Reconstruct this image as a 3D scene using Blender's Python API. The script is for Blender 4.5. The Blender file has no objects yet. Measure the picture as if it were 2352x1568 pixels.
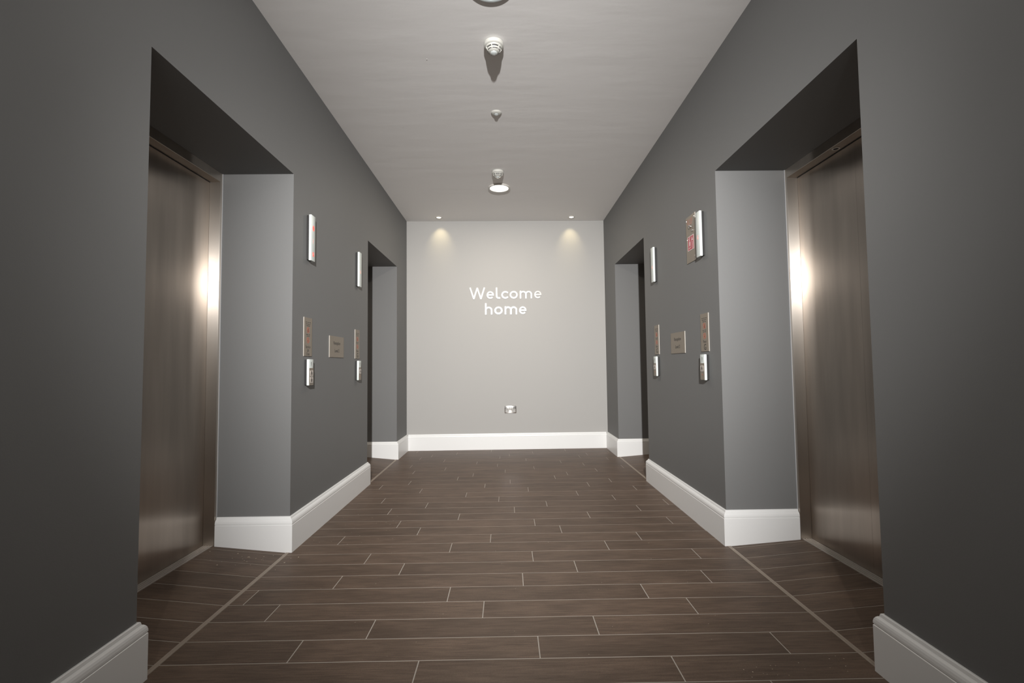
import bpy, bmesh, math, random
from mathutils import Matrix, Vector
random.seed(7)
S = bpy.context.scene
COL = S.collection

# ------------------------------------------------------------------ camera
RES_X = 2352.0
F_PX, PITCH, YAW, ROLL, CZ = 1099.46, 0.0489, 0.0116, -0.0113, 1.0508
cp, sp, cy, sy = math.cos(PITCH), math.sin(PITCH), math.cos(YAW), math.sin(YAW)
fwd = Vector((sy * cp, cy * cp, sp)); rt = Vector((cy, -sy, 0)); up = rt.cross(fwd)
r2 = math.cos(ROLL) * rt + math.sin(ROLL) * up
u2 = -math.sin(ROLL) * rt + math.cos(ROLL) * up
cam_d = bpy.data.cameras.new('camera'); cam = bpy.data.objects.new('camera', cam_d); COL.objects.link(cam)
cam_d.sensor_width = 36.0; cam_d.lens = F_PX / RES_X * 36.0; cam_d.clip_start = 0.02
m = Matrix.Identity(4)
for i in range(3):
    m[i][0], m[i][1], m[i][2] = r2[i], u2[i], -fwd[i]
m[2][3] = CZ
cam.matrix_world = m
S.camera = cam

# ------------------------------------------------------------------ exposure, world, lights
S.view_settings.view_transform = 'Standard'
S.view_settings.look = 'None'
S.view_settings.exposure = 0.0
S.view_settings.gamma = 1.0
S.view_settings.use_curve_mapping = False

W = bpy.data.worlds.new('world'); S.world = W; W.use_nodes = True
W.node_tree.nodes['Background'].inputs[0].default_value = (1.0, 0.97, 0.94, 1)
W.node_tree.nodes['Background'].inputs[1].default_value = 0.80

H = 2.8906


def lamp(kind, name, loc, energy, color, target=None, **kw):
    d = bpy.data.lights.new(name, kind); o = bpy.data.objects.new(name, d); COL.objects.link(o)
    d.energy = energy; d.color = color; o.location = loc
    for k, v in kw.items():
        setattr(d, k, v)
    if target is not None:
        o.rotation_euler = (Vector(target) - Vector(loc)).to_track_quat('-Z', 'Y').to_euler()
    return o


# the photographer's flash, about a metre behind and above the camera: a soft wide beam made of three cones
for pitch, cone, power in ((0, 62, 640), (-14, 60, 1060), (-10, 80, 200)):
    pr = math.radians(pitch)
    lamp('SPOT', 'camera_flash', (0.04, -1.0, 2.17), power, (1.0, 0.985, 0.97),
         target=(0.04, -1.0 + math.cos(pr), 2.17 + math.sin(pr)), spot_size=math.radians(cone), spot_blend=1.0, shadow_soft_size=0.03)
# the two ceiling downlights of the lobby
lamp('AREA', 'downlight_near', (-0.06, 2.22, H - 0.02), 2, (1.0, 0.93, 0.84), shape='DISK', size=0.17)
lamp('AREA', 'downlight_far', (-0.06, 4.885, H - 0.02), 15, (1.0, 0.90, 0.76), shape='DISK', size=0.17)
# two warm spots washing the end wall
for x, y in ((-0.823, 5.872), (0.829, 5.895)):
    lamp('SPOT', 'wall_washer', (x, y, H - 0.006), 5.8, (1.0, 0.83, 0.48), target=(x, 6.05, H - 0.27),
         spot_size=math.radians(68), spot_blend=1.0, shadow_soft_size=0.02)


# ------------------------------------------------------------------ materials
def srgb(r, g, b):
    f = lambda c: (c / 255) / 12.92 if c / 255 <= 0.04045 else ((c / 255 + 0.055) / 1.055) ** 2.4
    return (f(r), f(g), f(b), 1)


def mat(name, color, rough=0.5, metal=0.0, spec=0.5, bump=0.0, bump_scale=200, var=0.0, var_scale=3, emit=0.0, emit_col=None):
    M = bpy.data.materials.new(name); M.use_nodes = True
    nt = M.node_tree; b = nt.nodes['Principled BSDF']
    col = color if len(color) == 4 else (*color, 1)
    b.inputs['Base Color'].default_value = col
    b.inputs['Roughness'].default_value = rough; b.inputs['Metallic'].default_value = metal
    b.inputs['Specular IOR Level'].default_value = spec
    tc = nt.nodes.new('ShaderNodeTexCoord')
    if bump:
        n = nt.nodes.new('ShaderNodeTexNoise'); n.inputs['Scale'].default_value = bump_scale; n.inputs['Detail'].default_value = 4
        bp = nt.nodes.new('ShaderNodeBump'); bp.inputs['Strength'].default_value = bump; bp.inputs['Distance'].default_value = 0.002
        nt.links.new(tc.outputs['Object'], n.inputs['Vector']); nt.links.new(n.outputs['Fac'], bp.inputs['Height'])
        nt.links.new(bp.outputs['Normal'], b.inputs['Normal'])
    if var:
        n = nt.nodes.new('ShaderNodeTexNoise'); n.inputs['Scale'].default_value = var_scale; n.inputs['Detail'].default_value = 5
        mr = nt.nodes.new('ShaderNodeMapRange'); mr.inputs['To Min'].default_value = 1 - var; mr.inputs['To Max'].default_value = 1 + var
        mx = nt.nodes.new('ShaderNodeMix'); mx.data_type = 'RGBA'; mx.blend_type = 'MULTIPLY'; mx.inputs['Factor'].default_value = 1
        mx.inputs['A'].default_value = col
        nt.links.new(tc.outputs['Object'], n.inputs['Vector']); nt.links.new(n.outputs['Fac'], mr.inputs['Value'])
        nt.links.new(mr.outputs['Result'], mx.inputs['B']); nt.links.new(mx.outputs['Result'], b.inputs['Base Color'])
    if emit:
        b.inputs['Emission Color'].default_value = emit_col or col; b.inputs['Emission Strength'].default_value = emit
    return M


def steel_mat(name, color, sharp=(0.338, 0.985), broad=(0.46, 0.86), mixf=0.22, smear=0.18):
    """vertically brushed steel: a tight and a wide highlight lobe, both stretched across the grain"""
    M = bpy.data.materials.new(name); M.use_nodes = True
    nt = M.node_tree; L = nt.links.new; b = nt.nodes['Principled BSDF']; out = nt.nodes['Material Output']
    b2 = nt.nodes.new('ShaderNodeBsdfPrincipled'); mixs = nt.nodes.new('ShaderNodeMixShader'); mixs.inputs[0].default_value = mixf
    L(b.outputs[0], mixs.inputs[1]); L(b2.outputs[0], mixs.inputs[2]); L(mixs.outputs[0], out.inputs['Surface'])
    g = nt.nodes.new('ShaderNodeNewGeometry')
    cr = nt.nodes.new('ShaderNodeVectorMath'); cr.operation = 'CROSS_PRODUCT'; cr.inputs[1].default_value = (0, 0, 1)
    L(g.outputs['True Normal'], cr.inputs[0])
    tg = nt.nodes.new('ShaderNodeVectorMath'); tg.operation = 'ADD'; tg.inputs[1].default_value = (0, 0.01, 0); L(cr.outputs[0], tg.inputs[0])
    tc = nt.nodes.new('ShaderNodeTexCoord')
    # faint hand smears rubbed down the steel
    mp2 = nt.nodes.new('ShaderNodeMapping'); mp2.inputs['Scale'].default_value = (11, 11, 1.2); L(tc.outputs['Object'], mp2.inputs['Vector'])
    n2 = nt.nodes.new('ShaderNodeTexNoise'); n2.inputs['Scale'].default_value = 1; n2.inputs['Detail'].default_value = 3; L(mp2.outputs['Vector'], n2.inputs['Vector'])
    mr2 = nt.nodes.new('ShaderNodeMapRange'); mr2.inputs['From Min'].default_value = 0.3; mr2.inputs['From Max'].default_value = 0.7
    mr2.inputs['To Min'].default_value = 1 - smear; mr2.inputs['To Max'].default_value = 1.04; L(n2.outputs['Fac'], mr2.inputs['Value'])
    mx = nt.nodes.new('ShaderNodeMix'); mx.data_type = 'RGBA'; mx.blend_type = 'MULTIPLY'; mx.inputs['Factor'].default_value = 1
    mx.inputs['A'].default_value = (*color[:3], 1); L(mr2.outputs['Result'], mx.inputs['B'])
    for bb, (ro, an) in ((b, sharp), (b2, broad)):
        bb.inputs['Metallic'].default_value = 1; bb.inputs['Roughness'].default_value = ro; bb.inputs['Anisotropic'].default_value = an
        L(tg.outputs[0], bb.inputs['Tangent']); L(mx.outputs['Result'], bb.inputs['Base Color'])
    return M


def plank_mat():
    M = bpy.data.materials.new('wood_look_tile'); M.use_nodes = True
    nt = M.node_tree; b = nt.nodes['Principled BSDF']; L = nt.links.new
    tc = nt.nodes.new('ShaderNodeTexCoord'); oi = nt.nodes.new('ShaderNodeObjectInfo')
    sc = nt.nodes.new('ShaderNodeVectorMath'); sc.operation = 'SCALE'; sc.inputs[0].default_value = (37, 91, 53); L(oi.outputs['Random'], sc.inputs['Scale'])
    ad = nt.nodes.new('ShaderNodeVectorMath'); L(tc.outputs['Object'], ad.inputs[0]); L(sc.outputs[0], ad.inputs[1])
    # long soft grain
    m1 = nt.nodes.new('ShaderNodeMapping'); m1.inputs['Scale'].default_value = (9, 120, 1); L(ad.outputs[0], m1.inputs['Vector'])
    n1 = nt.nodes.new('ShaderNodeTexNoise'); n1.inputs['Scale'].default_value = 1; n1.inputs['Detail'].default_value = 6; n1.inputs['Roughness'].default_value = 0.6; L(m1.outputs[0], n1.inputs['Vector'])
    r1 = nt.nodes.new('ShaderNodeValToRGB'); e = r1.color_ramp.elements
    e[0].position = 0.28; e[0].color = (0.086, 0.058, 0.042, 1); e[1].position = 0.75; e[1].color = (0.160, 0.111, 0.081, 1)
    L(n1.outputs['Fac'], r1.inputs['Fac'])
    # broad cloudy bands
    m2 = nt.nodes.new('ShaderNodeMapping'); m2.inputs['Scale'].default_value = (4, 14, 1); L(ad.outputs[0], m2.inputs['Vector'])
    n2 = nt.nodes.new('ShaderNodeTexNoise'); n2.inputs['Scale'].default_value = 1; n2.inputs['Detail'].default_value = 4; L(m2.outputs[0], n2.inputs['Vector'])
    r2_ = nt.nodes.new('ShaderNodeMapRange'); r2_.inputs['From Min'].default_value = 0.3; r2_.inputs['From Max'].default_value = 0.7
    r2_.inputs['To Min'].default_value = 0.82; r2_.inputs['To Max'].default_value = 1.14; L(n2.outputs['Fac'], r2_.inputs['Value'])
    x1 = nt.nodes.new('ShaderNodeMix'); x1.data_type = 'RGBA'; x1.blend_type = 'MULTIPLY'; x1.inputs['Factor'].default_value = 1
    L(r1.outputs['Color'], x1.inputs['A']); L(r2_.outputs['Result'], x1.inputs['B'])
    # each tile a little lighter or darker
    r3 = nt.nodes.new('ShaderNodeMapRange'); r3.inputs['To Min'].default_value = 0.9; r3.inputs['To Max'].default_value = 1.1; L(oi.outputs['Random'], r3.inputs['Value'])
    x2 = nt.nodes.new('ShaderNodeMix'); x2.data_type = 'RGBA'; x2.blend_type = 'MULTIPLY'; x2.inputs['Factor'].default_value = 1
    L(x1.outputs['Result'], x2.inputs['A']); L(r3.outputs['Result'], x2.inputs['B'])
    # fine speckle
    n4 = nt.nodes.new('ShaderNodeTexNoise'); n4.inputs['Scale'].default_value = 330; n4.inputs['Detail'].default_value = 2; L(ad.outputs[0], n4.inputs['Vector'])
    r4 = nt.nodes.new('ShaderNodeMapRange'); r4.inputs['To Min'].default_value = 0.72; r4.inputs['To Max'].default_value = 1.28; L(n4.outputs['Fac'], r4.inputs['Value'])
    x3 = nt.nodes.new('ShaderNodeMix'); x3.data_type = 'RGBA'; x3.blend_type = 'MULTIPLY'; x3.inputs['Factor'].default_value = 1
    L(x2.outputs['Result'], x3.inputs['A']); L(r4.outputs['Result'], x3.inputs['B'])
    L(x3.outputs['Result'], b.inputs['Base Color'])
    b.inputs['Roughness'].default_value = 0.48; b.inputs['Specular IOR Level'].default_value = 0.22
    bp = nt.nodes.new('ShaderNodeBump'); bp.inputs['Strength'].default_value = 0.12; bp.inputs['Distance'].default_value = 0.001
    L(n1.outputs['Fac'], bp.inputs['Height']); L(bp.outputs['Normal'], b.inputs['Normal'])
    return M


def ceiling_mat():
    M = mat('ceiling_emulsion', (0.90, 0.885, 0.87), 0.75, spec=0.25)
    nt = M.node_tree; b = nt.nodes['Principled BSDF']; L = nt.links.new
    tc = nt.nodes.new('ShaderNodeTexCoord')
    mp = nt.nodes.new('ShaderNodeMapping'); mp.inputs['Scale'].default_value = (1.1, 4.0, 1); L(tc.outputs['Object'], mp.inputs['Vector'])
    n = nt.nodes.new('ShaderNodeTexNoise'); n.inputs['Scale'].default_value = 1.6; n.inputs['Detail'].default_value = 3; L(mp.outputs[0], n.inputs['Vector'])
    n2 = nt.nodes.new('ShaderNodeTexNoise'); n2.inputs['Scale'].default_value = 160; L(tc.outputs['Object'], n2.inputs['Vector'])
    b1 = nt.nodes.new('ShaderNodeBump'); b1.inputs['Strength'].default_value = 0.11; b1.inputs['Distance'].default_value = 0.02; L(n.outputs['Fac'], b1.inputs['Height'])
    b2 = nt.nodes.new('ShaderNodeBump'); b2.inputs['Strength'].default_value = 0.08; b2.inputs['Distance'].default_value = 0.002; L(n2.outputs['Fac'], b2.inputs['Height'])
    L(b1.outputs['Normal'], b2.inputs['Normal']); L(b2.outputs['Normal'], b.inputs['Normal'])
    return M


GREY = mat('grey_wall_paint', (0.166, 0.1665, 0.1645), 0.62, spec=0.35, bump=0.12, bump_scale=260, var=0.03, var_scale=1.2)
PALE = mat('pale_wall_paint', (0.415, 0.406, 0.390), 0.65, spec=0.3, bump=0.1, bump_scale=260, var=0.015, var_scale=1.5)
CEIL = ceiling_mat()
WHITE = mat('white_gloss_paint', (0.83, 0.83, 0.82), 0.35, spec=0.5, bump=0.03, bump_scale=60)
GROUT = mat('grout', (0.40, 0.36, 0.315), 0.9, spec=0.2, var=0.08, var_scale=20)
PLANK = plank_mat()
STRIP = mat('brown_strip', (0.33, 0.275, 0.225), 0.55, spec=0.4, var=0.08, var_scale=12)
STEEL = steel_mat('brushed_steel', (0.60, 0.535, 0.475))
FRAME = steel_mat('brushed_steel_frame', (0.64, 0.585, 0.525), smear=0.05)
SILL = mat('sill_aluminium', (0.46, 0.42, 0.38), 0.45, 0.35, var=0.1, var_scale=30)
BLACK = mat('black_parts_and_gaps', (0.012, 0.011, 0.011), 0.6)
CASE = mat('silver_white_case', (0.64, 0.69, 0.665), 0.4, 0.0, spec=0.5)
BEAD = mat('grey_sealant', (0.36, 0.37, 0.38), 0.5)
PLATE = mat('satin_plate', (0.205, 0.172, 0.132), 0.42, 0.0, spec=0.6, var=0.04, var_scale=30)
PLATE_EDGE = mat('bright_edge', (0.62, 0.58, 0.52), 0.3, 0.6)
INK = mat('dark_ink', (0.05, 0.045, 0.04), 0.7)
REDINK = mat('red_ink', (0.50, 0.10, 0.05), 0.6)
FAINT = mat('faint_red_ink', (0.34, 0.15, 0.11), 0.6)
SIGNRED = mat('sign_red', (0.42, 0.035, 0.06), 0.45)
SIGNWHITE = mat('sign_white', (0.72, 0.62, 0.60), 0.5)
LED = mat('red_display', (0.8, 0.1, 0.08), 0.5, emit=0.55, emit_col=(1.0, 0.17, 0.13, 1))
LEDDIM = mat('dim_red_display', (0.7, 0.4, 0.36), 0.5, emit=0.3, emit_col=(1.0, 0.32, 0.24, 1))
BUTTON = mat('button_steel', (0.33, 0.29, 0.25), 0.35, 0.2)
RING = mat('button_rim', (0.75, 0.70, 0.66), 0.25, 0.5)
PLASTIC = mat('ivory_plastic', (0.54, 0.535, 0.495), 0.4)
LENS = mat('clear_lens', (0.62, 0.66, 0.66), 0.12, 0.3, spec=0.8)
SLOT = mat('dark_slot', (0.015, 0.014, 0.018), 0.6)
LETTER = mat('bright_letter', (0.74, 0.74, 0.73), 0.22, 0.0, spec=0.7)
LETTER_DIM_REFL = mat('dim_reflection_letter', (0.60, 0.59, 0.57), 0.22, 0.0, spec=0.7)  # darker reflections on the e letters, put into their base colour
CHROME = mat('polished_chrome', (0.80, 0.78, 0.75), 0.14, 1.0)
RIMW = mat('downlight_rim', (0.62, 0.60, 0.56), 0.35, spec=0.6)
GLASSRIM = mat('frosted_glass_rim', (0.60, 0.66, 0.66), 0.25, spec=0.7)
GLOW = mat('lit_diffuser', (1, 1, 1), 0.4, emit=3.0, emit_col=(1.0, 0.97, 0.92, 1))
GLOWC = mat('lit_diffuser_cool', (0.8, 1, 1), 0.4, emit=1.6, emit_col=(0.75, 1.0, 0.98, 1))
GLOWW = mat('lit_spot', (1, 1, 1), 0.4, emit=5.0, emit_col=(1.0, 0.94, 0.80, 1))
CRUMB = mat('crumbs', (0.42, 0.36, 0.28), 0.8, var=0.4, var_scale=40)


# ------------------------------------------------------------------ mesh helpers
def link(name, me, material, parent=None, loc=(0, 0, 0), rotz=0.0):
    o = bpy.data.objects.new(name, me); COL.objects.link(o)
    if isinstance(material, (list, tuple)):
        for mm in material: me.materials.append(mm)
    elif material: me.materials.append(material)
    o.location = loc; o.rotation_euler = (0, 0, rotz)
    if parent: o.parent = parent
    return o


def tag(o, label=None, cat=None, group=None, kind=None):
    if label: o['label'] = label
    if cat: o['category'] = cat
    if group: o['group'] = group
    if kind: o['kind'] = kind
    return o


def empty(name, loc, rotz, label, cat, group=None, kind=None):
    o = bpy.data.objects.new(name, None); COL.objects.link(o); o.empty_display_size = 0.05
    o.location = loc; o.rotation_euler = (0, 0, rotz)
    return tag(o, label, cat, group, kind)


class MB:
    def __init__(s): s.bm = bmesh.new()
    def box(s, x0, x1, y0, y1, z0, z1, bev=0.0, seg=1):
        t = bmesh.new()
        bmesh.ops.create_cube(t, size=1)
        for v in t.verts:
            v.co = Vector(((x0 + x1) / 2 + v.co.x * (x1 - x0), (y0 + y1) / 2 + v.co.y * (y1 - y0), (z0 + z1) / 2 + v.co.z * (z1 - z0)))
        if bev: bmesh.ops.bevel(t, geom=t.edges[:], offset=bev, segments=seg, affect='EDGES', profile=0.5)
        s.add(t); return s
    def add(s, t):
        me = bpy.data.meshes.new('tmp'); t.to_mesh(me); t.free(); s.bm.from_mesh(me); bpy.data.meshes.remove(me)
    def poly(s, pts, y0, y1):            # outline in (x, z), extruded from y0 to y1
        a = [s.bm.verts.new((x, y0, z)) for x, z in pts]; b = [s.bm.verts.new((x, y1, z)) for x, z in pts]
        n = len(pts); s.bm.faces.new(a); s.bm.faces.new(b[::-1])
        for i in range(n): s.bm.faces.new((a[i], b[i], b[(i + 1) % n], a[(i + 1) % n]))
        return s
    def stroke(s, pts, w, y0, y1, closed=False):   # flat thick line in (x, z), extruded
        n = len(pts); P = [Vector(p) for p in pts]; Lf, Rt = [], []
        for i in range(n):
            if closed: d0 = (P[i] - P[i - 1]).normalized(); d1 = (P[(i + 1) % n] - P[i]).normalized()
            else:
                d0 = (P[i] - P[i - 1]).normalized() if i else None; d1 = (P[i + 1] - P[i]).normalized() if i < n - 1 else None
                d0 = d0 or d1; d1 = d1 or d0
            n0 = Vector((-d0.y, d0.x)); n1 = Vector((-d1.y, d1.x)); k = (n0 + n1)
            k = n0 if k.length < 1e-4 else k.normalized()
            sc = min(1 / max(k.dot(n0), 0.3), 2.2) * w / 2
            Lf.append(P[i] + k * sc); Rt.append(P[i] - k * sc)
        V = lambda p, y: s.bm.verts.new((p.x, y, p.y))
        a = [V(p, y0) for p in Lf]; b = [V(p, y0) for p in Rt]; c = [V(p, y1) for p in Lf]; d = [V(p, y1) for p in Rt]
        for i in range(n if closed else n - 1):
            j = (i + 1) % n
            for q in ((a[i], a[j], b[j], b[i]), (c[i], d[i], d[j], c[j]), (a[i], c[i], c[j], a[j]), (b[i], b[j], d[j], d[i])): s.bm.faces.new(q)
        if not closed:
            s.bm.faces.new((a[0], b[0], d[0], c[0])); s.bm.faces.new((a[-1], c[-1], d[-1], b[-1]))
        return s
    def lathe(s, prof, seg=48, center=(0, 0, 0), axis='Z', cap=True, a0=0.0, a1=2 * math.pi):
        full = abs(a1 - a0 - 2 * math.pi) < 1e-6; rings = []
        N = seg if full else seg + 1
        for r, h in prof:
            ring = []
            for i in range(N):
                t = a0 + (a1 - a0) * i / seg
                p = (r * math.cos(t), r * math.sin(t), h)
                if axis == 'Y': p = (r * math.cos(t), h, r * math.sin(t))
                ring.append(s.bm.verts.new((p[0] + center[0], p[1] + center[1], p[2] + center[2])))
            rings.append(ring)
        for k in range(len(rings) - 1):
            A, B = rings[k], rings[k + 1]
            for i in range(N if full else N - 1):
                j = (i + 1) % N; s.bm.faces.new((A[i], A[j], B[j], B[i]))
        if cap and full: s.bm.faces.new(rings[0][::-1]); s.bm.faces.new(rings[-1])
        return s
    def mesh(s, name, smooth=False):
        bmesh.ops.recalc_face_normals(s.bm, faces=s.bm.faces[:])
        me = bpy.data.meshes.new(name); s.bm.to_mesh(me); s.bm.free()
        if smooth:
            for p in me.polygons: p.use_smooth = True
            try: me.set_sharp_from_angle(angle=math.radians(35))
            except Exception: pass
        return me
    def build(s, name, material, parent=None, loc=(0, 0, 0), rotz=0.0, smooth=False):
        return link(name, s.mesh(name, smooth), material, parent, loc, rotz)


def arc(cx, cz, rx, rz, a0, a1, n=18):
    return [(cx + rx * math.cos(math.radians(a0 + (a1 - a0) * i / n)), cz + rz * math.sin(math.radians(a0 + (a1 - a0) * i / n))) for i in range(n + 1)]


# ------------------------------------------------------------------ dimensions
XL, XR = -1.2552, 1.2629
HT = 2.2                      # head of the lift openings
OPL = [(1.6694, 2.8118), (4.3368, 5.489)]
OPR = [(1.6412, 2.8066), (4.3093, 5.4741)]
YBL, YBR = 6.030, 6.059       # end wall, very slightly skewed
DEEP = 0.60                   # wall thickness
Y0 = -2.2                     # where the built corridor starts, behind the camera
SILLZ = {-1: 0.042, 1: 0.032}


# ------------------------------------------------------------------ walls and ceiling
def side_wall(name, sx, xf, ops, yb, label):
    b = MB(); x0, x1 = sorted((xf, xf + sx * DEEP))
    ys = [Y0] + [v for o in ops for v in o] + [yb + 0.15]
    for i in range(0, len(ys), 2): b.box(x0, x1, ys[i], ys[i + 1], -0.05, H + 0.1)
    for a, c in ops: b.box(x0, x1, a, c, HT, H + 0.1)
    return tag(b.build(name, GREY), label, 'wall', kind='structure')


side_wall('wall_left', -1, XL, OPL, YBL, 'dark grey painted wall on the left with two lift openings')
side_wall('wall_right', 1, XR, OPR, YBR, 'dark grey painted wall on the right with two lift openings')
b = MB()
v = [b.bm.verts.new(p) for p in ((XL - .3, YBL - .0035, -.05), (XR + .3, YBR + .0035, -.05), (XR + .3, YBR + .15, -.05), (XL - .3, YBL + .15, -.05))]
w = [b.bm.verts.new((q.co.x, q.co.y, H + 0.1)) for q in v]
b.bm.faces.new(v); b.bm.faces.new(w)
for i in range(4): b.bm.faces.new((v[i], v[(i + 1) % 4], w[(i + 1) % 4], w[i]))
tag(b.build('wall_back', PALE), 'pale end wall carrying the welcome lettering', 'wall', kind='structure')
tag(MB().box(XL - .6, XR + .6, Y0, 6.3, H, H + 0.15).build('ceiling', CEIL), 'flat pale grey plaster ceiling', 'ceiling', kind='structure')

# ------------------------------------------------------------------ floor of wood-look tiles
TH = 0.008
floor = MB().box(XL - .62, XR + .62, Y0, 6.3, -0.08, -0.0008).build('floor', GROUT)
tag(floor, 'floor of brown wood-look tiles with pale grout', 'floor', kind='structure')
ROW, GAP, LEN = 0.1413, 0.004, 0.905
RY = 1.7685
OFF = [.109, .349, -.112, -.278, .068, .349, .131, -.335, -.109, .334, .175, -.344, .045, .29, -.073, -.341, .17, -.202,
       .02, .438, -.334, -.026, .268, -.108, -.333, .203, -.087, .02, .3, -.2, .1]
OFFB = [-.325, -.045, .2, .41, -.2, .05, .3, -.4, .15, -.1]      # rows nearer than the first measured one
_pl = {}


def plank(x0, x1, y0, y1, parent=floor, slope=0.0, sx=1, xs=0.0):
    """one tile; slope lifts it away from xs (the ramped tiles in front of the lifts)"""
    L_, Wd = x1 - x0, y1 - y0
    key = (round(L_, 3), round(Wd, 3), slope)
    if key not in _pl:
        b = MB(); b.box(-L_ / 2, L_ / 2, -Wd / 2, Wd / 2, -TH, 0, bev=0.0008)
        _pl[key] = b.mesh('plank'); _pl[key].materials.append(PLANK)
    o = bpy.data.objects.new('plank', _pl[key]); COL.objects.link(o); o.parent = parent
    xc = (x0 + x1) / 2
    o.location = (xc, (y0 + y1) / 2, random.uniform(-.0002, .0002) + abs(xc - xs) * abs(slope))
    if slope: o.rotation_euler = (0, -math.atan(slope) * (1 if sx > 0 else -1), 0)
    return o


def in_open(y, ops):
    for a, c in ops:
        if a < y < c: return (a, c)
    return None


for k in range(-10, 31):
    ya = RY + ROW * k; yb = ya + ROW
    off = OFF[k] if k >= 0 else OFFB[-k - 1]
    ya2, yb2 = ya + GAP / 2, min(yb - GAP / 2, 6.06)
    if yb2 - ya2 < 0.02: continue
    xs_ = [XL + 0.010 + (0 if in_open((ya + yb) / 2, OPL) else -0.01)]
    j = off - LEN * 3
    while j < XR:
        if j > xs_[0] + 0.02 and j < XR - 0.02: xs_.append(j)
        j += LEN
    xs_.append(XR - 0.006 + (0 if in_open((ya + yb) / 2, OPR) else 0.006))
    for i in range(len(xs_) - 1):
        plank(xs_[i] + (GAP / 2 if i else 0), xs_[i + 1] - GAP / 2, ya2, yb2)

# ramped tiles in front of each lift, with the trim strip along the wall line
for sx, xf, ops in ((-1, XL, OPL), (1, XR, OPR)):
    for n_, (a, c) in enumerate(ops):
        xa = xf + sx * 0.010; xb = xf + sx * 0.428
        bed = MB(); sl = SILLZ[sx] / 0.418
        lo, hi = sorted((xa, xb))
        zs = {xa: -0.0008, xb: SILLZ[sx] - 0.0008}
        q = [bed.bm.verts.new(p) for p in ((lo, a, zs[lo]), (hi, a, zs[hi]), (hi, c, zs[hi]), (lo, c, zs[lo]))]
        q2 = [bed.bm.verts.new((t.co.x, t.co.y, -0.05)) for t in q]
        bed.bm.faces.new(q); bed.bm.faces.new(q2[::-1])
        for i in range(4): bed.bm.faces.new((q[i], q2[i], q2[(i + 1) % 4], q[(i + 1) % 4]))
        bed.build('ramp_bed', GROUT, floor)
        k = 0
        yy = RY - ROW * 3
        while yy < c:
            y0_, y1_ = max(yy + GAP / 2, a), min(yy + ROW - GAP / 2, c)
            if y1_ - y0_ > 0.02: plank(min(xa, xb), max(xa, xb), y0_, y1_, slope=sl, sx=sx, xs=xa)
            yy += ROW
        s = MB(); x0, x1 = sorted((xf - sx * 0.009, xf + sx * 0.0105))
        s.box(x0, x0 + 0.009, a, c, -0.01, 0.0016, bev=0.0006); s.box(x0 + 0.0098, x1, a, c, -0.01, 0.0016, bev=0.0006)
        tag(s.build('trim_%d' % (1 + n_ + (2 if sx > 0 else 0)), STRIP),
            'brown floor strip across the foot of the %s %s lift opening' % ('nearer' if n_ == 0 else 'farther', 'left' if sx < 0 else 'right'), 'trim', kind='structure')

# ------------------------------------------------------------------ skirting boards
T = 0.0235
PROF = [(T, 0.0), (T, 0.1535), (T - 0.0022, 0.1555), (T - 0.0022, 0.1575), (T - 0.0003, 0.159), (T - 0.0003, 0.166), (T - 0.002, 0.1745),
        (T - 0.0055, 0.181), (T - 0.010, 0.1855), (T - 0.0135, 0.1868), (T - 0.0135, 0.1885), (T - 0.0155, 0.1965), (T - 0.0185, 0.1985), (0, 0.1985)]


def skirting(name, path, side, label):
    """path of plan points; side = +1 when the room lies to the left of travel"""
    b = MB(); n = len(path); P = [Vector(p) for p in path]; rings = []
    for i in range(n):
        d0 = (P[i] - P[i - 1]).normalized() if i else None
        d1 = (P[i + 1] - P[i]).normalized() if i < n - 1 else None
        d0 = d0 or d1; d1 = d1 or d0
        n0 = Vector((-d0.y, d0.x)) * side; n1 = Vector((-d1.y, d1.x)) * side
        k = (n0 + n1).normalized(); sc = 1 / k.dot(n0)
        rings.append([b.bm.verts.new((P[i].x + k.x * sc * t, P[i].y + k.y * sc * t, z)) for t, z in PROF] +
                     [b.bm.verts.new((P[i].x, P[i].y, 0.0))])
    for i in range(n - 1):
        A, B = rings[i], rings[i + 1]
        for j in range(len(A) - 1): b.bm.faces.new((A[j], A[j + 1], B[j + 1], B[j]))
    b.bm.faces.new(rings[0]); b.bm.faces.new(rings[-1])
    o = b.build(name, WHITE); return tag(o, label, 'skirting', kind='structure')


RC = 0.415   # how far the skirting runs into a recess
for sx, xf, ops, yb, nm, side in ((-1, XL, OPL, YBL, 'left', -1), (1, XR, OPR, YBR, 'right', 1)):
    xr = xf + sx * RC
    skirting('baseboard_' + nm, [(xf, Y0), (xf, ops[0][0]), (xr, ops[0][0])], side, 'white skirting in the %s foreground, nearest the viewer' % nm)
    skirting('baseboard_' + nm, [(xr, ops[0][1]), (xf, ops[0][1]), (xf, ops[1][0]), (xr, ops[1][0])], side, 'white skirting round the pier between the two %s lifts' % nm)
    skirting('baseboard_' + nm, [(xr, ops[1][1]), (xf, ops[1][1]), (xf, yb)], side, 'short white skirting at the far end of the %s wall' % nm)
skirting('baseboard_back', [(XL + T * .9, YBL), (XR - T * .9, YBR)], -1, 'long white skirting along the pale end wall')


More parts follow.
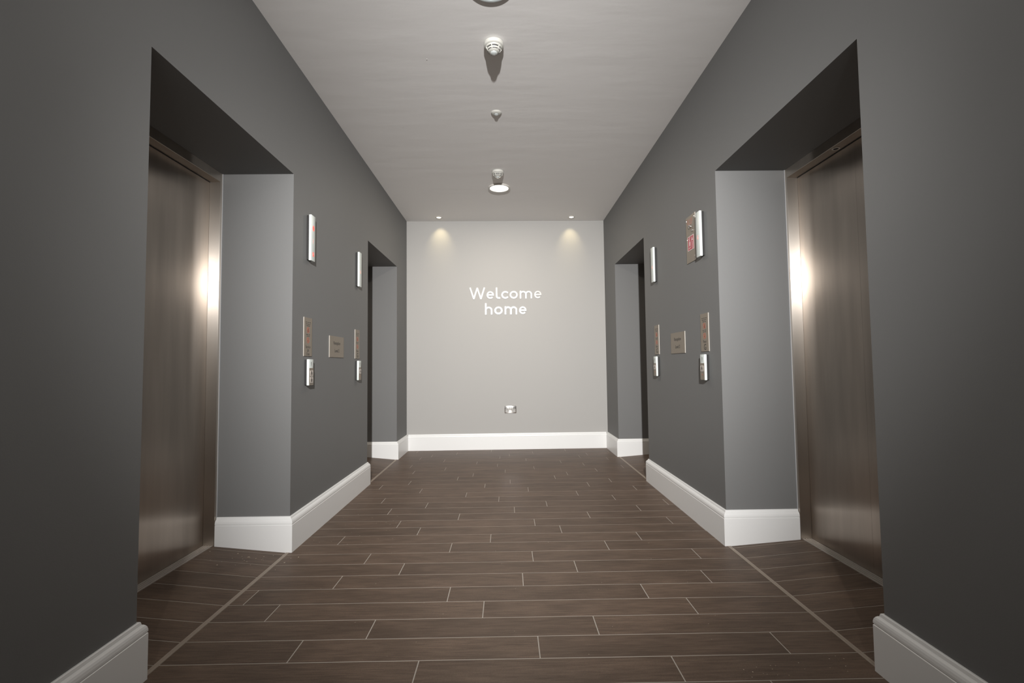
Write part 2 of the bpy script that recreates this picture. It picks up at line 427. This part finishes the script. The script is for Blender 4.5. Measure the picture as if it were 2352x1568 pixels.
# ------------------------------------------------------------------ lift doors
def lift_door(idx, sx, xf, op, label, keyhole=False):
    a, c = op; face = xf + sx * 0.418; zt = 2.147; zs = SILLZ[sx]
    root = empty('door_%d' % idx, (face, (a + c) / 2, 0), 0, label, 'lift door', kind='structure')
    A, C = a - (a + c) / 2, c - (a + c) / 2
    X = lambda d0, d1: sorted((sx * d0, sx * d1))
    fr = MB()
    fr.box(*X(0, .064), A, A + 0.022, zs - .02, HT, bev=0.0012)
    fr.box(*X(0, .064), C - 0.022, C, zs - .02, HT, bev=0.0012)
    fr.box(*X(0.0005, .064), A + 0.022, C - 0.022, zt, HT, bev=0.0012)
    fr.build('door_frame', FRAME, root)
    # pale sealant bead between plaster and frame
    sb = MB()
    for y in (A, C): sb.box(*X(-0.004, 0.0002), *sorted((y, y + (0.005 if y == A else -0.005))), zs, HT)
    sb.build('sealant_bead', BEAD, root)
    seam = A + (0.575 if sx < 0 else 0.678)
    for p0, p1, dd in ((A + 0.0215, seam - 0.0002, 0.0), (seam + 0.0002, C - 0.0215, 0.0)):
        p = MB().box(*X(0.064 + dd, 0.088), p0, p1, zs + 0.004, zt + 0.004, bev=0.0002).build('door_panel', STEEL, root)
    MB().box(*X(0.0625, 0.0638), A + 0.022, C - 0.022, zt - 0.0045, zt).build('top_gap_shade', BLACK, root)  # shade in the gap over the door, put in as a black strip
    MB().box(*X(0.09, 0.12), A - 0.0, C, 0, HT).build('dark_backing', BLACK, root)
    sl = MB(); sl.box(*X(0.008, 0.10), A + 0.022, C - 0.022, -0.02, zs + 0.0005)
    for i in range(4): sl.box(*X(0.010 + i * 0.0145, 0.0195 + i * 0.0145), A + 0.022, C - 0.022, zs, zs + 0.004, bev=0.0012)
    sl.build('door_sill', SILL, root)
    if keyhole:
        h = MB().lathe([(0.019, 0), (0.019, -0.002), (0.012, -0.0025), (0.012, 0.0)], 24, cap=False)
        h.build('release_hole', CHROME, root, (sx * 0.03, 2.40 - (a + c) / 2, zt))
        MB().lathe([(0.0115, -0.0005), (0.0115, 0.0005)], 20).build('hole_core', BLACK, root, (sx * 0.03, 2.40 - (a + c) / 2, zt))
    return root


lift_door(1, -1, XL, OPL[0], 'nearer brushed steel lift door in the left wall')
lift_door(2, -1, XL, OPL[1], 'farther lift door hidden deep in the left wall')
lift_door(3, 1, XR, OPR[0], 'nearer brushed steel lift door in the right wall', True)
lift_door(4, 1, XR, OPR[1], 'farther lift door hidden deep in the right wall')


# ------------------------------------------------------------------ wall devices: local x = viewer's right, z up, -y out of the wall
def text_mesh(body, size, material, parent, x, z, y, align='CENTER', name='lettering', sx=1.0, bold=0.0):
    cu = bpy.data.curves.new('txt', 'FONT'); cu.body = body; cu.size = size; cu.align_x = align; cu.extrude = 0.00025; cu.offset = bold
    ob = bpy.data.objects.new('txt', cu); COL.objects.link(ob)
    dg = bpy.context.evaluated_depsgraph_get(); me = bpy.data.meshes.new_from_object(ob.evaluated_get(dg))
    bpy.data.objects.remove(ob); bpy.data.curves.remove(cu)
    me.transform(Matrix.Rotation(math.pi / 2, 4, 'X') @ Matrix.Diagonal((sx, 1, 1, 1))); me.materials.clear()
    return link(name, me, material, parent, (x, y, z))


def side_root(name, sx, y, z, label, cat, group=None):
    xf = XL if sx < 0 else XR
    return empty(name, (xf, y, z), math.pi / 2 if sx < 0 else -math.pi / 2, label, cat, group)


def floor_indicator(sx, y, z0, z1, label, symbols):
    hgt = z1 - z0; r = side_root('floor_indicator', sx, y, z0, label, 'lift indicator', 'lift indicators on the side walls')
    MB().box(-.028, .028, -.0145, 0, 0.004, hgt - 0.004, bev=0.001).build('back_plate', BLACK, r)
    MB().box(-.0315, .0315, -.0305, -.0145, 0, hgt, bev=0.0022, seg=2).build('housing', CASE, r, smooth=True)
    if symbols == 'three':
        d = MB(); y0, y1 = -.0312, -.0303
        for k in range(3): d.stroke(arc(0.002, hgt * .72, .0125 - k * .0045, .0165 - k * .006, 0, 359, 20)[:-1], .0036, y0, y1, closed=True)
        d.build('upper_display', LED, r)
        d = MB(); d.stroke([(-.004, hgt * .48), (.003, hgt * .455), (-.003, hgt * .43), (.001, hgt * .385)], .0042, y0, y1)
        d.build('middle_display', LEDDIM, r)
        d = MB(); d.stroke([(-.009, hgt * .19), (.011, hgt * .19), (.011, hgt * .105), (-.009, hgt * .105)], .0022, y0, y1, closed=True)
        d.poly([(-.004, hgt * .11), (.009, hgt * .11), (.009, hgt * .15), (.002, hgt * .165)], y0, y1)
        d.stroke([(-.006, hgt * .175), (.004, hgt * .165)], .004, y0, y1)
        d.build('lower_display', LED, r)
    else:
        d = MB(); y0, y1 = -.0312, -.0303; zc = hgt * .43
        d.stroke(arc(0, zc, .008, .0125, 25, 330, 16), .0046, y0, y1); d.stroke([(.001, zc - .002), (.008, zc - .002), (.008, zc - .011)], .0042, y0, y1)
        d.build('display', LEDDIM, r)
    return r


def call_station(sx, y, z0, z1, label, two=False):
    hgt = z1 - z0; r = side_root('call_station', sx, y, z0, label, 'lift button', 'lift call stations on the side walls')
    MB().box(-.0285, .0285, -.0145, 0, 0.003, hgt - 0.003, bev=0.001).build('back_plate', BLACK, r)
    MB().box(-.0325, .0325, -.0300, -.0145, 0, hgt, bev=0.0020, seg=2).build('housing', CASE, r, smooth=True)
    zf = hgt - .055
    edge = -1 if sx < 0 else 1
    x0, x1 = (-.0305, .0325) if sx < 0 else (-.0325, .0305)
    MB().box(x0, x1, -.0312, -.0295, 0.0015, zf, bev=0.0005).build('face_plate', PLATE, r)
    ic = MB(); zc = hgt - .026; ic.stroke(arc(0, zc, .005, .0085, 0, 359, 16)[:-1], .0016, -.0307, -.0298, closed=True)
    ic.box(-.008, .008, -.0307, -.0298, hgt - .0415, hgt - .0400); ic.build('icon', INK, r)
    btns = [(zf - .033, 1), (zf - .074, -1)] if two else [(zf - .033, 1)]
    for zc, dr in btns:
        w_, h_ = .0185, .0185
        bt = MB().box(-w_, w_, -.0338, -.0310, zc - h_, zc + h_, bev=0.002, seg=2).build('button', BUTTON, r, smooth=True)
        rim = MB(); q = .0175; rim.stroke([(-q, zc - q), (q, zc - q), (q, zc + q), (-q, zc + q)], .0022, -.0344, -.0332, closed=True); rim.build('button_rim', RING, bt)
        ar = MB(); ar.stroke([(-.008, zc - .006 * dr), (0, zc + .008 * dr), (.008, zc - .006 * dr)], .0048, -.0345, -.0336); ar.build('arrow', INK, bt)
    if not two:
        MB().lathe([(.006, -.0318), (.006, -.0308)], 18, axis='Y', center=(0, 0, zf - .072)).build('lamp_dot', FAINT, r)
    return r


def micro_line(b, zc, width, h=.0042, n=5, y0=-.0046, y1=-.0041):
    x = -width / 2
    ws = [random.uniform(.7, 1.3) for _ in range(n)]; tot = sum(ws) + .35 * (n - 1)
    for q in ws:
        wq = q / tot * width
        b.stroke([(x, zc), (x + wq, zc)], h * random.uniform(.75, 1.1), y0, y1); x += wq + .35 / tot * width


def lift_notice(sx, y, z0, z1, wd, label, service=False):
    hgt = z1 - z0; r = side_root('lift_notice', sx, y, z0, label, 'sign', 'lift notices above the call stations')
    MB().box(-wd / 2, wd / 2, -.0042, 0, 0, hgt, bev=0.0006).build('plate', PLATE, r)
    ne = -wd / 2 if sx < 0 else wd / 2
    e = MB().box(ne - .0012, ne + .0012, -.0046, -.0002, 0, hgt).build('bright_edge', PLATE_EDGE, r)
    for rows in (((hgt - .030, .078, 3), (hgt - .041, .066, 3), (hgt - .052, .05, 2)), ((hgt - .107, .056, 2), (hgt - .117, .044, 2))):
        t = MB()
        for zc, q, n in rows: micro_line(t, zc, q, n=n)
        t.build('small_print', INK, r)
    for zc, kind in ((hgt - .079, 0), (hgt - .143, 1)):
        p = MB(); R_ = .0165
        p.stroke(arc(0, zc, R_, R_, 0, 359, 28)[:-1], .0030, -.0047, -.0040, closed=True)
        p.stroke([(-R_ * .68, zc + R_ * .68), (R_ * .68, zc - R_ * .68)], .0028, -.0047, -.0040)
        p.build('prohibition_ring', REDINK, r)
        g = MB()
        if kind == 0: g.poly([(-.005, zc - .011), (.005, zc - .011), (.007, zc - .001), (.001, zc + .011), (-.006, zc)], -.0045, -.0040)
        else:
            g.stroke([(-.008, zc - .004), (.009, zc - .004)], .0035, -.0045, -.0040); g.stroke([(.005, zc), (.003, zc + .008)], .0018, -.0045, -.0040)
        g.build('pictogram', INK, r)
    if service:
        for i, s_ in enumerate(('Service', 'Lift', 'Only')):
            text_mesh(s_, .026, INK, r, 0, hgt - .193 - i * .0225 * 1.0, -.0044, sx=.95)
    else:
        text_mesh('Floor', .024, INK, r, .001, hgt - .186, -.0044)
        text_mesh('G', .052, INK, r, .004, hgt - .231, -.0044, bold=.0007)
    return r


def direction_plate(sx, y, z0, z1, wd, label):
    hgt = z1 - z0; r = side_root('direction_plate', sx, y, z0, label, 'sign', 'reception direction plates')
    MB().box(-wd / 2, wd / 2, -.0042, 0, 0, hgt, bev=0.0006).build('plate', PLATE, r)
    ne = -wd / 2 if sx < 0 else wd / 2
    MB().box(ne - .0014, ne + .0014, -.0046, -.0002, 0, hgt).build('bright_edge', PLATE_EDGE, r)
    text_mesh('Reception', .034, INK, r, 0, hgt * .61, -.0044, bold=.0003)
    text_mesh('Level 2', .034, INK, r, 0, hgt * .245, -.0044, bold=.0003)
    return r


floor_indicator(-1, 3.0315, 1.724, 2.017, 'white lift indicator with three red symbols on the left wall', 'three')
floor_indicator(-1, 4.020, 1.721, 2.013, 'white lift indicator beside the farther left lift opening', 'one')
floor_indicator(1, 3.016, 1.727, 2.018, 'white lift indicator in front of the red signed switch panel', 'one')
floor_indicator(1, 3.981, 1.731, 2.024, 'white lift indicator beside the farther right lift opening', 'one')
call_station(-1, 3.0185, .938, 1.1005, 'lift call station with two arrow buttons, left wall', True)
call_station(-1, 4.0155, .939, 1.1000, 'single button lift call station beside the farther left opening')
call_station(1, 3.0075, .942, 1.1035, 'single button lift call station on the right wall, nearer one')
call_station(1, 3.9740, .946, 1.1075, 'single button lift call station beside the farther right opening')
lift_notice(-1, 3.0290, 1.120, 1.3635, .123, 'tall lift notice reading Service Lift Only', True)
lift_notice(-1, 4.0290, 1.118, 1.3600, .118, 'tall lift notice reading Floor G on the left wall')
lift_notice(1, 3.0215, 1.122, 1.3640, .121, 'tall lift notice reading Floor G on the right wall, nearer one')
lift_notice(1, 3.9910, 1.125, 1.3690, .115, 'tall lift notice reading Floor G beside the farther right opening')
direction_plate(-1, 3.5440, 1.120, 1.2740, .294, 'bronze plate reading Reception Level 2 on the left wall')
direction_plate(1, 3.5050, 1.122, 1.2765, .288, 'bronze plate reading Reception Level 2 on the right wall')

# fire service switch panel, right wall
r = side_root('switch_panel', 1, 3.199, 1.733, 'bronze key switch panel with a red square sign', 'switch panel')
hg = .320
MB().box(-.079, .079, -.0042, 0, 0, hg, bev=0.0006).build('plate', PLATE, r)
MB().box(.0778, .0802, -.0046, -.0002, 0, hg).build('bright_edge', PLATE_EDGE, r)
t = MB()
for zc, q, n in ((hg - .026, .105, 2), (hg - .041, .110, 2), (hg - .056, .075, 2)):
    x = -q / 2
    for wi in range(n * 5):
        if wi % 5 != 4: t.stroke([(x, zc - .0052), (x, zc + .0052)], q / (n * 5) * .55, -.0046, -.0041)
        x += q / (n * 5)
t.build('red_print', FAINT, r)
k = MB().lathe([(.0135, -.004), (.0135, -.010), (.0115, -.0125), (.006, -.0125), (.006, -.008)], 28, axis='Y', center=(-.003, 0, hg - .076)).build('key_switch', CHROME, r, smooth=True)
MB().box(-.0045, -.0015, -.0128, -.0075, hg - .081, hg - .071).build('key_slot', BLACK, k)
MB().lathe([(.007, -.004), (.007, -.010), (.005, -.012), (.0001, -.0125)], 24, axis='Y', center=(.038, 0, hg - .112)).build('indicator_lamp', CHROME, r, smooth=True)
MB().stroke(arc(.030, hg - .086, .007, .007, 0, 359, 20)[:-1], .0015, -.0046, -.0040, closed=True).build('engraved_ring', INK, r)
for px, pz in ((-.067, hg - .024), (.063, hg - .022), (-.062, hg - .157), (.063, hg - .287)):
    MB().lathe([(.0035, -.0041), (.0030, -.0056), (.0001, -.0062)], 16, axis='Y', center=(px, 0, pz)).build('screw', CHROME, r, smooth=True)
sz = hg - .189
sg = MB().box(-.051, .050, -.0052, -.0040, sz - .049, sz + .049).build('red_label', SIGNRED, r)
f = MB(); f.stroke([(-.049, sz - .047), (.048, sz - .047), (.048, sz + .047), (-.049, sz + .047)], .0042, -.0056, -.0050, closed=True); f.build('white_border', SIGNWHITE, sg)
f = MB(); f.poly([(.012, sz + .012), (.036, sz + .012), (.024, sz + .038)], -.0056, -.0050); f.build('up_arrow', SIGNWHITE, sg)
f = MB()
for i in range(5):
    zc = sz + .003 - i * .0095; f.stroke([(.018, zc + .003), (.030, zc - .004)], .0045, -.0056, -.0050)
f.build('slanted_marks', SIGNWHITE, sg)
f = MB()
f.poly([(-.024, sz - .018), (-.010, sz - .020), (-.006, sz + .006), (-.014, sz + .016), (-.026, sz + .008)], -.0056, -.0050)
f.stroke(arc(-.018, sz + .021, .004, .004, 0, 359, 14)[:-1], .003, -.0056, -.0050, closed=True)
for zc in (sz + .034, sz - .031):
    f.stroke([(-.036, zc - .003), (-.002, zc + .003)], .0034, -.0056, -.0050); f.stroke([(-.019, zc - .008), (-.019, zc + .008)], .0034, -.0056, -.0050)
f.build('white_figure', SIGNWHITE, sg)

# ------------------------------------------------------------------ welcome lettering on the end wall
YT = 6.0445
sign = empty('wall_lettering', (0, YT, 1.86), 0.0116, 'white raised letters reading Welcome home on the end wall', 'sign')
K = 0.000491


def letter(strokes, label):
    b = MB()
    for i, (pts, closed) in enumerate(strokes):
        P = [(-.465 + (x - 200) * K, 2.035 - (z - 232) * K - 1.86) for x, z in pts]
        b.stroke(P, 36 * K, -.008 - i * .00002, 0, closed)
    o = b.build('letter', LETTER_DIM_REFL if label == 'e' else LETTER, sign); o['label'] = 'letter ' + label; return o


def A_(cx, cz, rx, rz, a0, a1, n=22):   # angles counted with z down in crop pixels -> flip sign
    return [(cx + rx * math.cos(math.radians(a0 + (a1 - a0) * i / n)), cz - rz * math.sin(math.radians(a0 + (a1 - a0) * i / n))) for i in range(n + 1)]


def e_(cx, cz): return [(A_(cx, cz, 75, 79, 0, 318, 30), False), ([(cx - 66, cz - 1), (cx + 92, cz - 1)], False)]
def o_(cx, cz): return [(A_(cx, cz, 85, 80, 0, 360, 36)[:-1], True)]
def m_(x0, top, bot):
    q = []
    q.append(([(x0, top), (x0, bot)], False))
    for xa in (x0, x0 + 141):
        q.append(([(xa, top + 95)] + A_(xa + 70.5, top + 88, 70.5, 66, 180, 0, 18) + [(xa + 141, bot)], False))
    return q


letter([([(221, 232), (316, 528)], False), ([(316, 528), (408, 240)], False), ([(408, 240), (498, 528)], False), ([(498, 528), (592, 232)], False)], 'W')
letter(e_(741, 428), 'e')
letter([([(905, 235), (905, 450)] + A_(957, 455, 52, 53, 180, 270, 8) + [(997, 508)], False)], 'l')
letter([(A_(1130, 427, 83, 80, 38, 322, 26), False)], 'c')
letter(o_(1347, 427), 'o')
letter(m_(1522, 325, 525), 'm')
letter(e_(1972, 425), 'e')
letter([([(622, 640), (622, 932)], False), ([(622, 825)] + A_(697, 822, 75, 70, 180, 0, 18) + [(772, 932)], False)], 'h')
letter(o_(949, 830), 'o')
letter(m_(1129, 727, 930), 'm')
letter(e_(1577, 829), 'e')

# ------------------------------------------------------------------ chrome double socket
r = empty('wall_socket', (.0415, 6.0450, .4925), 0.0116, 'polished chrome double socket low on the end wall', 'socket')
MB().box(-.0735, .0735, -.006, 0, -.0465, .0465, bev=0.003, seg=3).build('face_plate', CHROME, r, smooth=True)
for x in (-.012, .006 + .003):
    MB().box(x - .0065, x + .0065, -.0095, -.006, .010, .034, bev=0.0015, seg=2).build('rocker_switch', PLASTIC, r, smooth=True)
for cx in (-.042, .042):
    ins = MB().box(cx - .021, cx + .021, -.0068, -.0058, -.033, .012, bev=0.0004).build('socket_insert', CHROME, r)
    h = MB(); h.box(cx - .002, cx + .002, -.0071, -.0064, -.002, .008); h.build('earth_slot', BLACK, ins)
    for d in (-.011, .011):
        MB().box(cx + d - .0035, cx + d + .0035, -.0071, -.0064, -.023, -.019).build('pin_slot', PLASTIC, ins)
for d in (-.0305, .0305):
    MB().lathe([(.003, -.006), (.0026, -.0072), (.0001, -.0076)], 14, axis='Y', center=(d, 0, .0)).build('screw', CHROME, r, smooth=True)


# ------------------------------------------------------------------ ceiling fittings
def smoke_detector(x, y, rot, label):
    r = empty('smoke_detector', (x, y, H), rot, label, 'smoke detector', 'smoke detectors on the ceiling')
    MB().lathe([(.050, 0), (.0555, -.003), (.0565, -.016), (.0560, -.022), (.052, -.026), (.047, -.0275)], 56).build('base', PLASTIC, r, smooth=True)
    MB().lathe([(.0480, -.0275), (.0455, -.0330), (.0440, -.0345)], 56).build('upper_ring', PLASTIC, r, smooth=True)
    core = MB().lathe([(.041, -.0275), (.0355, -.050)], 48).build('dark_chamber', SLOT, r, smooth=True)
    MB().lathe([(.0410, -.0405), (.0395, -.0430), (.033, -.051), (.024, -.056), (.018, -.0575)], 56).build('lower_cover', PLASTIC, r, smooth=True)
    for i in range(6):
        a = i * math.pi / 3
        w = MB(); w.poly([(.0445, -.0270), (.0470, -.0300), (.0445, -.0385), (.0350, -.0515), (.0290, -.0510), (.0330, -.0270)], -.0028, .0028)
        w.build('rib', PLASTIC, r, rotz=a)
    MB().lathe([(.0195, -.0570), (.0185, -.0605), (.014, -.0645), (.007, -.0668), (.0001, -.0674)], 32).build('lens', LENS, r, smooth=True)
    fl = MB()
    for i in range(12):
        a = i * math.pi / 6; fl.box(.0165 * math.cos(a) - .0012, .0165 * math.cos(a) + .0012, .0165 * math.sin(a) - .0012, .0165 * math.sin(a) + .0012, -.0632, -.0602)
    fl.build('lens_facets', PLASTIC, r)
    return r


smoke_detector(-.0545, 2.653, math.radians(-105), 'larger looking smoke detector nearest the viewer on the ceiling')
smoke_detector(-.0650, 4.465, math.radians(-60), 'smoke detector just in front of the lit far downlight')

r = empty('motion_sensor', (-.056, 3.410, H), 0, 'small white dome sensor between the two smoke detectors', 'sensor')
MB().lathe([(.0385, 0), (.0395, -.002), (.037, -.0055), (.026, -.0105), (.0195, -.012)], 48).build('flange', PLASTIC, r, smooth=True)
MB().lathe([(.0195, -.0105), (.0175, -.0108), (.0175, -.0125)], 40, cap=False).build('groove', SLOT, r)
MB().lathe([(.0160, -.0105), (.0160, -.0140), (.0125, -.0175), (.007, -.0195), (.0001, -.020)], 32).build('lens', LENS, r, smooth=True)


def downlight(y, label, rim, glow, drop):
    r = empty('downlight', (-.0585, y, H), 0, label, 'downlight', 'round downlights in the ceiling')
    MB().lathe([(.114, 0), (.1155, -.002), (.114, -drop), (.106, -drop - .0022), (.097, -drop), (.095, -.003)], 72, cap=False).build('rim', rim, r, smooth=True)
    MB().lathe([(.0965, -.0045), (.0965, -.0035)], 64).build('diffuser', glow, r)
    return r


# flecks of filler left on the plaster
b = MB()
for x, y, q in ((-.46, 2.795, .0035), (-.47, 3.13, .0016), (.43, 2.62, .0016), (-.27, 2.99, .0014), (-.78, 3.62, .0018), (.66, 3.2, .0015), (-.9, 4.6, .002), (.2, 3.9, .0015)):
    b.lathe([(q, 0.0004), (q * .8, -q * .5), (.0001, -q * .8)], 10, center=(x, y, H))
tag(b.build('filler_flecks', PLASTIC), 'tiny flecks of filler stuck to the plaster ceiling', 'flecks', kind='stuff')

downlight(2.222, 'round downlight cut off by the top edge of the photo', GLASSRIM, GLOWC, .0085)
downlight(4.885, 'large round lit downlight behind the farther smoke detector', RIMW, GLOW, .012)
for x, y, s_ in ((-.823, 5.872, 'left'), (.829, 5.895, 'right')):
    r = empty('spotlight', (x, y, H), 0, 'tiny warm recessed spotlight above the %s side of the end wall' % s_, 'spotlight', 'recessed spots above the end wall')
    MB().lathe([(.043, 0), (.043, -.0025), (.036, -.005), (.028, -.004), (.028, -.001)], 40, cap=False).build('bezel', RIMW, r, smooth=True)
    MB().lathe([(.0278, -.0022), (.0278, -.0012)], 32).build('lamp', GLOWW, r)

# ------------------------------------------------------------------ crumbs left on the floor by the lifts
b = MB()
spots = [(random.gauss(-1.42, .12), random.gauss(2.66, .06), random.uniform(.0015, .004)) for _ in range(34)]
spots += [(random.uniform(-1.2, -.7), random.uniform(2.9, 3.5), random.uniform(.001, .002)) for _ in range(30)]
spots += [(random.uniform(-.9, .9), random.uniform(1.7, 3.0), random.uniform(.0008, .0018)) for _ in range(40)]
spots += [(random.uniform(.8, 1.2), random.uniform(1.64, 1.75), random.uniform(.001, .0022)) for _ in range(20)]
spots += [(1.262, 2.727, .0065), (1.268, 2.725, .005)]
for x, y, q in spots:
    q *= 0.7
    z = max(0, (XL - .01 - x)) * SILLZ[-1] / .418 if x < 0 else 0
    q2 = q * random.uniform(.6, 1.4)
    b.box(x - q, x + q, y - q2, y + q2, z, z + q * .6)
tag(b.build('crumbs', CRUMB), 'scattered pale crumbs and grit on the brown floor', 'crumbs', kind='stuff')
